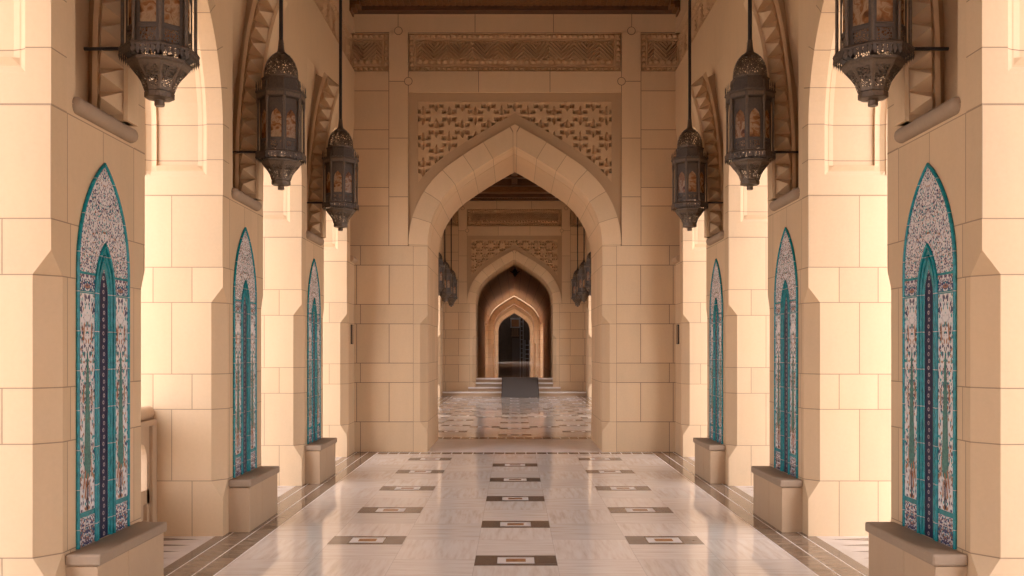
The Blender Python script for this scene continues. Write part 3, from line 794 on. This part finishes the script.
# ------------------------------------------------------------------ floor
def floor():
    mb=MB()  # 0 marble 1 brown 2 darkbrown 3 white 4 grey 5 orange 6 paving
    def q(x0,x1,y0,y1,z,m): mb.poly([(x0,y0,z),(x1,y0,z),(x1,y1,z),(x0,y1,z)],None,m)
    xs=[2.135,2.150,2.290,2.300,2.470,2.480,2.58]
    def strips(y0,y1):
        q(-2.135,2.135,y0,y1,0,0)
        for s in (-1,1):
            for (a,b,m) in ((2.135,2.148,3),(2.148,2.29,1),(2.29,2.302,3),(2.302,2.47,1),(2.47,2.48,3),(2.48,2.58,2)):
                q(min(s*a,s*b),max(s*a,s*b),y0,y1,0,m)
            q(min(s*2.58,s*3.33),max(s*2.58,s*3.33),y0,y1,0,7)
            q(min(s*3.33,s*30),max(s*3.33,s*30),y0,y1,-.01,6)
    strips(-9,D1); strips(D1+TH,31.4)
    q(-3,3,D1,D1+TH,0,3)
    for s in (-1,1):
        q(min(s*3,s*30),max(s*3,s*30),D1,D1+TH,-.01,6)
        q(min(s*3,s*30),max(s*3,s*30),31.4,90,-.01,6)
    q(-30,30,-30,-9,-.01,6)
    q(-3,3,31.4,90,-.005,6)
    # threshold bands
    for (a,b) in ((D1-.28,D1-.06),(D1+TH+.05,D1+TH+.35)):
        q(-2.13,2.13,a,b,.0008,2)
        n=26
        for k in range(n): 
            x=-2.13+4.26*k/n
            q(x,x+.012,a,b,.0016,3)
        q(-2.13,2.13,a-.012,a,.0012,3); q(-2.13,2.13,b,b+.012,.0012,3)
    # inlays
    def inlay(cx,cy,mirror=False):
        z=.0008
        q(cx-.31,cx+.31,cy-.165,cy+.165,z,2); q(cx-.31,cx-.15,cy-.165,cy+.165,z+.0004,4 if abs(cx)>.1 else 2); q(cx+.15,cx+.31,cy-.165,cy+.165,z+.0004,4 if abs(cx)>.1 else 2)
        q(cx-.14,cx+.14,cy-.10,cy+.10,z+.0008,3); q(cx-.075,cx+.075,cy-.05,cy+.05,z+.0012,5)
    for k in range(-2,5):
        inlay(0,6.84+1.42*k)
        for s in (-1,1): inlay(s*1.245,7.57+1.42*k-(0 if k<4 else .05))
    k=0; y=16.95
    while y<30.2:
        inlay(0,y)
        for s in (-1,1): inlay(s*1.245,y+.71)
        for s in (-1,1): inlay(s*1.87,y)
        for s in (-1,1): inlay(s*.62,y+.355) if k%2 else None
        y+=1.42; k+=1
    # triangle inlays in the bays
    for s in (-1,1):
        for c,d in list(zip(near_c,near_c[1:]))+list(zip(far_c,far_c[1:])):
            y0,y1=c+HP+.02,d-HP-.02; n=7; st=(y1-y0)/n
            for i in range(n):
                a=y0+st*i
                mb.poly([(s*3.3,a,.0008),(s*2.66,a+st/2,.0008),(s*3.3,a+st,.0008)],None,4)
    return struct(mb.build('floor',[MARBLE,BROWN,BROWN2,WHITEM,GREYM,ORANGEM,PAVE,PALEM]))
floor()

# ------------------------------------------------------------------ ceiling and cornices
def ceiling(y0,y1,name):
    mb=MB(); mb.box(-3.4,3.4,y0,y1,7.45,7.6,0)
    y=y0+.3
    while y<y1-.2:
        mb.box(-2.6,2.6,y,y+.22,7.2,7.46,0); y+=1.43
    for x in (-1.4,0,1.4): mb.box(x-.1,x+.1,y0,y1,7.25,7.46,0)
    for s in (-1,1): mb.box(min(s*2.3,s*3.4),max(s*2.3,s*3.4),y0,y1,7.08,7.46,0)
    return struct(mb.build(name,WOOD))
ceiling(-6.9,D1+.1,'ceiling'); ceiling(D1+TH-.1,D2+.1,'ceiling')
def cornice(y):
    mb=MB()
    mb.box(-2.72,2.72,y-.17,y-.001,6.86,7.2,0)
    mb.box(-2.72,2.72,y-.45,y-.171,6.93,7.3,1)
    mb.box(-2.72,2.72,y-.50,y-.46,6.91,7.3,0)
    mb.box(-2.0,2.0,y-.9,y-.501,7.02,7.4,1)
    mb.box(-2.72,-2.0,y-.9,y-.501,6.96,7.4,0); mb.box(2.0,2.72,y-.9,y-.501,6.96,7.4,0)
    for i in range(54):   # small carved dentils
        x=-2.68+5.36*(i+.5)/54
        mb.box(x-.03,x+.03,y-.44,y-.19,6.915,6.932,1)
    for s in (-1,1):
        for k in range(3): mb.box(s*2.42-.05+s*.06*k,s*2.42+.05+s*.06*k,y-.42,y-.16,6.86-.05*k,6.95,1)
    return struct(mb.build('trim_1',[WOOD,WOODG]))
cornice(D1); cornice(D2)

# ------------------------------------------------------------------ lanterns
def oct_pt(k,r,z,a=0.):
    a0=PI/8+k*PI/4; a1=a0+PI/4
    x=r*((1-a)*math.cos(a0)+a*math.cos(a1)); y=r*((1-a)*math.sin(a0)+a*math.sin(a1)); return (x,y,z)
def loft8(mb,prof,caps=True):
    mb.lathe(prof,8,ph=PI/8,caps=caps)
ROD_TOP=4.2
LM=[(0,0),(.066,.038),(.098,.046),(.118,.078),(.128,.085),(.285,.235),(.315,.262),(.39,.318),(.415,.335),(.505,.428),(.535,.447),(.862,.715),(.93,.82),(.99,.872),(1.012,.89),(1.07,.94),(1.10,1.0),(1.12,1.022),(1.318,1.27),(1.45,1.39),(4.2,3.86)]
class LB(MB):
    skirt=False
    def build(s,*a,**k):
        f=(lambda z:.345-(.40-z)*.95) if s.skirt else (lambda z: lerp_tab(LM,z))
        g=1. if 'tie_bar' in a else .93
        s.v=[(x*(g if abs(x)+abs(y)>.05 else 1),y*(g if abs(x)+abs(y)>.05 else 1),f(z)) for x,y,z in s.v]
        return MB.build(s,*a,**k)
def lantern(label,loc,group,rz):
    t=thing('hanging_lantern',label,'lantern',loc,group,rz)
    # finial and bottom ring
    m=LB(); m.lathe([(.0285,0),(.031,.02),(.028,.05),(.032,.066)],12); m.build('finial',BRONZE_L,t,smooth=True)
    m=LB(); loft8(m,[(.03,.055),(.045,.066),(.085,.085),(.094,.098),(.094,.118),(.084,.128)])
    m.build('bottom_ring',BRONZE_L,t)
    # funnel: ribs + pierced panels
    fp=[(.188,.285),(.165,.252),(.135,.218),(.110,.180),(.092,.128)]
    m=LB(); loft8(m,[(r-.004,z) for r,z in fp],caps=False); m.build('funnel_panels',FILI_F,t)
    m=LB()
    for k in range(8):
        for (r0,z0),(r1,z1) in zip(fp,fp[1:]):
            for a0,a1 in ((0,.14),(.86,1.)):
                m.poly([oct_pt(k,r0+.002,z0,a0),oct_pt(k,r0+.002,z0,a1),oct_pt(k,r1+.002,z1,a1),oct_pt(k,r1+.002,z1,a0)])
        for z0,z1,r0,r1 in ((.285,.262,.190,.175),(.146,.126,.098,.093)):
            m.poly([oct_pt(k,r0,z0),oct_pt(k,r0,z0,1),oct_pt(k,r1,z1,1),oct_pt(k,r1,z1)])
    loft8(m,[(.188,.285),(.205,.296),(.205,.312),(.17,.315)])
    m.build('funnel_ribs',BRONZE_L,t)
    # skirt with pendants
    m=LB(); m.skirt=True; loft8(m,[(.17,.385),(.246,.366),(.252,.374),(.246,.388),(.215,.396),(.19,.40)],caps=False)
    for k in range(8):
        n=6
        for i in range(n):
            a0,a1=i/n,(i+1)/n; am=(a0+a1)/2
            p=lambda a,z,r=.249: oct_pt(k,r,z,a)
            m.poly([p(a0,.372),p(a1,.372),p(a1,.366),p(am+.03,.352),p(am-.03,.352),p(a0,.366)])
            m.poly([p(am-.075,.353),p(am+.075,.353),p(am+.06,.330),p(am,.302),p(am-.06,.330)])
            m.poly([p(a0-.02,.340),p(a0+.02,.340),p(a0,.318)])
    m.build('skirt',BRONZE,t)
    # body frame with arched heads
    R=.203; m=LB()
    for k in range(8):
        def fq(a0,a1,z0,z1,r=R): m.poly([oct_pt(k,r,z0,a0),oct_pt(k,r,z0,a1),oct_pt(k,r,z1,a1),oct_pt(k,r,z1,a0)])
        fq(0,.17,.39,.93); fq(.83,1,.39,.93); fq(.17,.83,.39,.415); fq(.17,.83,.505,.535)
        arch=[(.83,.74),(.81,.78),(.75,.815),(.64,.838),(.5,.862)]
        for (a0,z0),(a1,z1) in zip(arch,arch[1:]):
            for f in (lambda a:a, lambda a:1-a):
                m.poly([oct_pt(k,R,z0,f(a0)),oct_pt(k,R,z1,f(a1)),oct_pt(k,R,.93,f(a1)),oct_pt(k,R,.93,f(a0))])
        for z0,z1 in ((.535,.542),(.41,.418),(.50,.508)):
            m.poly([oct_pt(k,R+.006,z0,.14),oct_pt(k,R+.006,z0,.86),oct_pt(k,R+.006,z1,.86),oct_pt(k,R+.006,z1,.14)])
            m.poly([oct_pt(k,R+.006,z0,.14),oct_pt(k,R+.006,z0,.86),oct_pt(k,R,z0,.86),oct_pt(k,R,z0,.14)])
    m.build('body_frame',BRONZE,t)
    for k in range(8):
        m=LB(); m.poly([oct_pt(k,R-.010,.53,.12),oct_pt(k,R-.010,.53,.88),oct_pt(k,R-.010,.87,.88),oct_pt(k,R-.010,.87,.12)]); m.build('glass_pane',AMBER,t)
        m=LB(); m.poly([oct_pt(k,R-.004,.41,.15),oct_pt(k,R-.004,.41,.85),oct_pt(k,R-.004,.51,.85),oct_pt(k,R-.004,.51,.15)])
        m.build('pierced_panel',FILI_F,t)
        p=oct_pt(k,.224,0)
        m=LB(); m.tube((p[0],p[1],.385),(p[0],p[1],.935),.0115,n=8)
        m.lathe([(.016,.39),(.017,.41),(.012,.43)],8,c=(p[0],p[1],0)); m.lathe([(.012,.88),(.017,.91),(.016,.935)],8,c=(p[0],p[1],0))
        m.build('post',BRONZE_L,t,smooth=True)
    # upper frieze ring and cresting
    m=LB(); loft8(m,[(.20,.925),(.240,.935),(.240,.99),(.252,1.0),(.252,1.012),(.18,1.03)],caps=False)
    for k in range(8):
        n=5
        for i in range(n):
            am=(i+.5)/n; hw=.062
            z0=1.005
            pts=[(am-hw,z0),(am+hw,z0),(am+hw,z0+.02),(am+.02,z0+.032),(am+hw,z0+.058),(am,z0+.085),(am-hw,z0+.058),(am-.02,z0+.032),(am-hw,z0+.02)]
            m.poly([oct_pt(k,.250,z,a) for a,z in pts])
    m.build('crest_ring',BRONZE,t)
    m=LB()
    for k in range(8):
        m.poly([oct_pt(k,.2405,.945,.08),oct_pt(k,.2405,.945,.92),oct_pt(k,.2405,.98,.92),oct_pt(k,.2405,.98,.08)])
    m.build('frieze_band',BRONZE_L,t)
    m=LB(); loft8(m,[(.185,1.02),(.185,1.10),(.192,1.105),(.192,1.118),(.165,1.125)],caps=False); m.build('drum',BRONZE,t)
    m=LB(); m.lathe([(.166,1.12),(.168,1.15),(.160,1.20),(.140,1.245),(.110,1.28),(.070,1.305),(.035,1.318)],20,caps=False); m.build('dome',FILI,t,smooth=True)
    m=LB()
    for k in range(10):
        a=2*PI*k/10; pr=[(.169,1.12),(.171,1.15),(.163,1.20),(.143,1.245),(.113,1.28),(.072,1.307)]
        for (r0,z0),(r1,z1) in zip(pr,pr[1:]):
            for w in (.03,):
                m.poly([(r0*math.cos(a-w),r0*math.sin(a-w),z0),(r0*math.cos(a+w),r0*math.sin(a+w),z0),(r1*math.cos(a+w),r1*math.sin(a+w),z1),(r1*math.cos(a-w),r1*math.sin(a-w),z1)])
    m.lathe([(.169,1.12),(.171,1.132)],20,caps=False); m.lathe([(.09,1.2965),(.072,1.307)],20,caps=False)
    m.build('dome_ribs',BRONZE_L,t)
    m=LB(); m.lathe([(.075,1.30),(.05,1.318),(.036,1.33),(.030,1.36),(.022,1.45)],12); m.build('neck',BRONZE,t,smooth=True)
    m=LB(); m.tube((0,0,1.44),(0,0,ROD_TOP),.019,n=10); m.build('rod',IRON,t,smooth=True)
    m=LB(); m.tube((-.215,0,.43),(-.46,0,.43),.011,n=8); m.build('tie_bar',IRON,t,smooth=True)
    return t
LX=2.18; LZ=3.09
order=[(1,'largest'),(2,'middle'),(3,'smallest')]
proto=None
lab={(-1,1):'largest bronze lantern, by the nearest left pier, its dome above the picture edge',
     (-1,2):'bronze octagonal lantern with amber glass in front of the second left pier bracket',
     (-1,3):'smallest bronze lantern before the portal on the left, by the third left pier',
     (1,1):'largest bronze lantern, by the nearest right pier, its dome above the picture edge',
     (1,2):'bronze octagonal lantern with amber glass in front of the second right pier bracket',
     (1,3):'smallest bronze lantern before the portal on the right, by the third right pier'}
G1='bronze lanterns along the near arcades'
for (s,k),l in lab.items():
    loc=(s*LX,near_c[k]+.02,LZ); rz=0. if s<0 else PI
    if proto is None: proto=lantern(l,loc,G1,rz)
    else:
        o=copy_tree(proto); o.location=loc; o.rotation_euler=(0,0,rz); o['label']=l
farlab={(-1,0):'farthest bronze lantern seen through the left side of the portal arch, lowest in its cluster',
        (-1,1):'middle bronze lantern of the cluster seen at the left inside the portal arch',
        (-1,2):'bronze lantern partly hidden by the left jamb of the portal arch',
        (1,0):'farthest bronze lantern seen through the right side of the portal arch, lowest in its cluster',
        (1,1):'middle bronze lantern of the cluster seen at the right inside the portal arch',
        (1,2):'bronze lantern partly hidden by the right jamb of the portal arch'}
for (s,k),l in farlab.items():
    o=copy_tree(proto); o.location=(s*LX,31.05-SP*k,LZ); o.rotation_euler=(0,0,0. if s<0 else PI); o['label']=l
    o['group']='bronze lanterns of the far court'

# ------------------------------------------------------------------ balustrade between first and second left pier
def balustrade():
    y0=near_c[1]+HP+.002; y1=near_c[2]-HP-.002; x0,x1=-3.24,-3.08
    t=thing('stone_balustrade','low sandstone balustrade with arched openings between the first two left piers','balustrade',(-3.16,(y0+y1)/2,0))
    org=(-3.16,(y0+y1)/2,0)
    m=MB(); m.tube((-3.16,y0,1.06),(-3.16,y1,1.06),.06,n=14); m.box(x0,x1,y0,y1,.96,1.005); m.build('top_rail',S_BENCH,t,org,smooth=True)
    for a,b in ((y0,y0+.09),(y1-.09,y1)):
        m=MB(); m.box(x0,x1,a,b,0,.96); m.build('post',S_BENCH,t,org,bevel=.005)
    m=MB(); n=4; w=(y1-y0-.18)/n
    m.box(x0+.03,x1-.03,y0+.09,y1-.09,0,.16); m.box(x0+.03,x1-.03,y0+.09,y1-.09,.84,.96); m.box(x0+.03,x1-.03,y0+.09,y1-.09,.30,.42)
    m.box(x0+.06,x1-.06,y0+.09,y1-.09,.16,.30)
    for i in range(n+1):
        c=y0+.09+w*i; m.box(x0+.03,x1-.03,max(y0+.09,c-.05),min(y1-.09,c+.05),.16,.84)
    for i in range(n):
        c=y0+.09+w*(i+.5); hw=w/2-.05
        h=lancet(hw,.68,hw*1.05,6)
        for sg in (-1,1):
            for p,q in zip(h,h[1:]):
                for x in (x0+.03,x1-.03): m.poly([(x,c+sg*p[0],p[1]),(x,c+sg*q[0],q[1]),(x,c+sg*q[0],.84),(x,c+sg*p[0],.84)])
                m.poly([(x0+.03,c+sg*p[0],p[1]),(x0+.03,c+sg*q[0],q[1]),(x1-.03,c+sg*q[0],q[1]),(x1-.03,c+sg*p[0],p[1])])
    m.build('arched_panel',S_BENCH,t,org)
balustrade()

# ------------------------------------------------------------------ wall plaques on the engaged piers by the portal
for s,sd in ((-1,'left'),(1,'right')):
    t=thing('wall_plaque',f'small upright brown metal plaque on the {sd} pier next to the portal wall','plaque',(s*W,13.83,1.72),'small plaques beside the portal')
    org=(s*W,13.83,1.72)
    m=MB(); m.box(min(s*W,s*(W-.012)),max(s*W,s*(W-.012)),13.78,13.90,1.70,1.98); m.build('plate',PLAQ,t,org,bevel=.003)
    m=MB()
    for (a,b,c,d) in ((13.775,13.785,1.69,1.99),(13.895,13.905,1.69,1.99)): m.box(min(s*W,s*(W-.018)),max(s*W,s*(W-.018)),a,b,c,d)
    for (c,d) in ((1.69,1.70),(1.98,1.99)): m.box(min(s*W,s*(W-.018)),max(s*W,s*(W-.018)),13.775,13.905,c,d)
    m.build('frame',IRON,t,org)

# ------------------------------------------------------------------ steps, ramp, raised corridor
st=thing('stone_staircase','four low pale stone steps up to the second portal','steps',(0,D2-.4,0))
for k,(hw,ya,z) in enumerate(((2.50,D2-.45,.15),(1.62,D2-.15,.30),(1.365,D2+.15,.45),(1.365,D2+.45,.60))):
    m=MB(); yb=(D2-.003 if k<2 else D2+.75)
    m.box(-hw,hw,ya,yb,z-.15 if k else 0,z-.001)
    so_=m.build('step',S_BENCH,st,(0,D2-.4,0))
    m=MB(); m.box(-hw,hw,ya-.04,ya-.001,z-.05,z-.001); m.build('nosing',WHITEM,so_,(0,D2-.4,0))
rp=thing('metal_ramp','dark grey metal ramp laid over the steps at the second portal','ramp',(.2,30.35,0))
m=MB(); x0,x1=-.42,.82; ya,yb=30.3,D2+.46; z1=.625
m.poly([(x0,ya,.012),(x1,ya,.012),(x1,yb,z1),(x0,yb,z1)]); m.poly([(x0,ya,.0),(x0,ya,.012),(x0,yb,z1),(x0,yb,.6)]); m.poly([(x1,ya,0),(x1,ya,.012),(x1,yb,z1),(x1,yb,.6)])
m.poly([(x0,ya,0),(x1,ya,0),(x1,yb,.60),(x0,yb,.60)]); m.build('ramp_plate',METALG,rp,(.2,30.35,0))
m=MB()
for x in (x0-.02,x1):
    m.poly([(x,ya,.0),(x+.02,ya,0),(x+.02,yb,z1+.03),(x,yb,z1+.03)]); m.poly([(x,ya,0),(x,yb,z1+.03),(x,yb,.6),(x,ya+.1,0)])
m.build('ramp_edge',IRON,rp,(.2,30.35,0))

def corridor():
    mb=MB(); y0=D2+.46
    def q(x0,x1,ya,yb,m): mb.poly([(x0,ya,.598),(x1,ya,.598),(x1,yb,.598),(x0,yb,.598)],None,m)
    q(-1.37,1.37,y0,D2+TH,0); q(-3.2,3.2,D2+TH,86,0)
    struct(mb.build('floor',[MARBLE]))
    # vaulted chamber between the second and third portals
    vb=MB(); wv=1.78
    half=four_centre(wv,3.3); L=[0.]
    for p,r in zip(half,half[1:]): L.append(L[-1]+math.hypot(p[0]-r[0],p[1]-r[1]))
    ya,yb=D2+TH,61.5
    ys=[ya,40,46,52,55.5,61.2,yb]
    for s in (-1,1):
        for a,b in zip(ys,ys[1:]):
            if not (a==55.5): vb.poly([(s*wv,a,0),(s*wv,b,0),(s*wv,b,3.3),(s*wv,a,3.3)],[(a,0),(b,0),(b,0.24),(a,.24)],0)
            for j in range(len(half)-1):
                p,r=half[j],half[j+1]
                vb.poly([(s*p[0],a,p[1]),(s*p[0],b,p[1]),(s*r[0],b,r[1]),(s*r[0],a,r[1])],[(a,L[j]),(b,L[j]),(b,L[j+1]),(a,L[j+1])],0)
    struct(vb.build('ceiling',[S_FAR]))
    ob=MB()  # added screens and roofs soften the daylight through the vault's side gap
    for sg in (-1,1): ob.box(min(sg*3.6,sg*3.9),max(sg*3.6,sg*3.9),52,66,0,4); ob.box(min(sg*1.79,sg*2.9),max(sg*1.79,sg*2.3),55,61.45,3.4,3.6)
    struct(ob.build('wall_light_screen',[S_PLAIN]))
    # court between third and fourth portal, room beyond
    cb=MB()
    cb.box(-3,3,61.5+TH,77.,7.1,7.3)
    for s in (-1,1):
        for (a,b) in ((61.5+TH,66.),(72.5,77.)): cb.box(min(s*2.5,s*2.7),max(s*2.5,s*2.7),a,b,0,7.1)
        cb.box(min(s*2.5,s*2.7),max(s*2.5,s*2.7),66,72.5,5,7.1)
    struct(cb.build('wall_side',[S_PLAIN]))
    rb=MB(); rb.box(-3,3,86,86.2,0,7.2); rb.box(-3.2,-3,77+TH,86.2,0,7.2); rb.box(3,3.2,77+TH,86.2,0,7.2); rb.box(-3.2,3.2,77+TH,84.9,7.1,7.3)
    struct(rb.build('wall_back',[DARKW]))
corridor()

# small lantern in the vault
t=thing('vault_lantern','small dark star-shaped lantern hanging under the apex of the second portal vault','lantern',(.03,40,4.86))
m=MB(); m.lathe([(.03,0),(.07,.07),(.10,.13),(.10,.26),(.06,.32),(.02,.36)],8,c=(.03,40,4.86)); m.build('body',BRONZE,t,(.03,40,4.86))
m=MB()
for k in range(6):
    a=2*PI*k/6; m.tube((.03+.08*math.cos(a),40+.08*math.sin(a),5.02),(.03+.21*math.cos(a),40+.21*math.sin(a),5.10),.03,.012,n=6)
m.build('arms',BRONZE,t,(.03,40,4.86))
m=MB(); m.tube((.03,40,5.2),(.03,40,5.31),.02,n=8); m.build('rod',IRON,t,(.03,40,4.86))

# far room furnishings
yz=85.6
def fz(py): return 1.6+(350-py)*yz/900
def fx(px): return (px-514)*yz/900
t=thing('wall_cabinet','white-framed orange-brown cabinet high on the dark far wall','cabinet',(0,yz,fz(327.8)))
org=(0,yz,fz(327.8))
m=MB(); m.box(fx(510.3),fx(519.6),yz-.2,86,fz(327.8),fz(318)); m.build('body',m_simple('pale_cabinet_paint',(.55,.48,.42),.5),t,org)
m=MB(); m.box(fx(511.4),fx(518.8),yz-.22,yz-.2,fz(326.8),fz(319.6)); m.build('door',m_simple('orange_brown_panel',(.42,.18,.06),.5),t,org)
t=thing('slatted_screen','brown slatted wooden screen below the cabinet on the far wall','screen',(0,yz,fz(336)))
org=(0,yz,fz(336)); bw=m_simple('brown_slat_wood',(.30,.17,.09),.5)
for k in range(4):
    m=MB(); m.box(fx(511.5+1.8*k),fx(512.8+1.8*k),yz-.1,86,fz(335.5),fz(328.2)); m.build('slat',bw,t,org)
m=MB(); m.box(fx(511),fx(519),yz-.12,yz+.4,fz(336.4),fz(335.4)); m.build('rail',bw,t,org)
t=thing('far_door','dim brown door leaf on the far wall below the slatted screen','door',(0,86,.6))
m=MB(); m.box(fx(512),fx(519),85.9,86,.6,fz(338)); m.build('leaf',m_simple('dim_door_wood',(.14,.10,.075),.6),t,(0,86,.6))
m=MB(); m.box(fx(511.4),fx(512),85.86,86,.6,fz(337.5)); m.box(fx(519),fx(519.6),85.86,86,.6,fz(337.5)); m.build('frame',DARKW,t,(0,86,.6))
t=thing('metal_scaffold','tall narrow grey scaffold frame standing right of the far door','scaffold',(fx(521.5),85,.6))
org=(fx(521.5),85,.6); gm=m_simple('grey_tube',(.35,.33,.31),.5,.3)
for px in (520,523):
    m=MB(); m.tube((fx(px),85,.6),(fx(px),85,fz(318)),.045,n=8); m.build('upright',gm,t,org)
for k in range(9):
    z=.9+k*.42; m=MB(); m.tube((fx(520),85,z),(fx(523),85,z),.03,n=6); m.build('rung',gm,t,org)
t=thing('shelf_rack','open shelving rack with pale shelves at the right of the far room','shelf',(fx(527),85.5,.6))
org=(fx(527),85.5,.6)
for px in (524.8,529.2):
    m=MB(); m.box(fx(px)-.04,fx(px)+.04,85.2,85.8,.6,fz(340)); m.build('upright',gm,t,org)
for py in (345,349.5,354,358.5,362):
    m=MB(); m.box(fx(524.8),fx(529.2),85.2,85.8,fz(py)-.05,fz(py)+.03); m.build('shelf',gm,t,org)

# ------------------------------------------------------------------ light, world, camera
w=bpy.data.worlds.new('sky'); sc.world=w; w.use_nodes=True
nt=w.node_tree; nt.nodes.clear()
bg=nt.nodes.new('ShaderNodeBackground'); out=nt.nodes.new('ShaderNodeOutputWorld')
bg.inputs[0].default_value=(1.0,.985,1.12,1)
# the sky is brighter around the sun, which stands behind the viewer
tc=nt.nodes.new('ShaderNodeTexCoord'); dp=nt.nodes.new('ShaderNodeVectorMath'); dp.operation='DOT_PRODUCT'
nt.links.new(tc.outputs['Generated'],dp.inputs[0]); dp.inputs[1].default_value=(0,-1,.25)
mr=nt.nodes.new('ShaderNodeMapRange'); mr.inputs[1].default_value=-.3; mr.inputs[2].default_value=1.; mr.inputs[3].default_value=.28; mr.inputs[4].default_value=2.3
nt.links.new(dp.outputs['Value'],mr.inputs[0]); nt.links.new(mr.outputs[0],bg.inputs[1])
nt.links.new(bg.outputs[0],out.inputs[0])

sl=bpy.data.lights.new('sun','SUN'); sl.energy=2.0; sl.angle=.01; sl.color=(1.,.98,.97)
so=bpy.data.objects.new('sun',sl); COL.objects.link(so); so.rotation_euler=(math.radians(38),0,0)
cam=bpy.data.cameras.new('camera'); co=bpy.data.objects.new('camera',cam); COL.objects.link(co)
co.location=(-.014,0,1.6); co.rotation_euler=(PI/2,0,0)
cam.sensor_width=36.; cam.lens=36.*900/1024; cam.shift_x=-2./1024; cam.shift_y=62./1024
cam.clip_start=.05; cam.clip_end=300
sc.camera=co
vs=sc.view_settings; vs.view_transform='Standard'; vs.look='None'; vs.gamma=1.; vs.use_curve_mapping=False
vs.exposure=1.66
sc.cycles.use_denoising=True
sc.cycles.max_bounces=12; sc.cycles.diffuse_bounces=8; sc.cycles.glossy_bounces=5; sc.cycles.transparent_max_bounces=16
sc.cycles.sample_clamp_indirect=8.
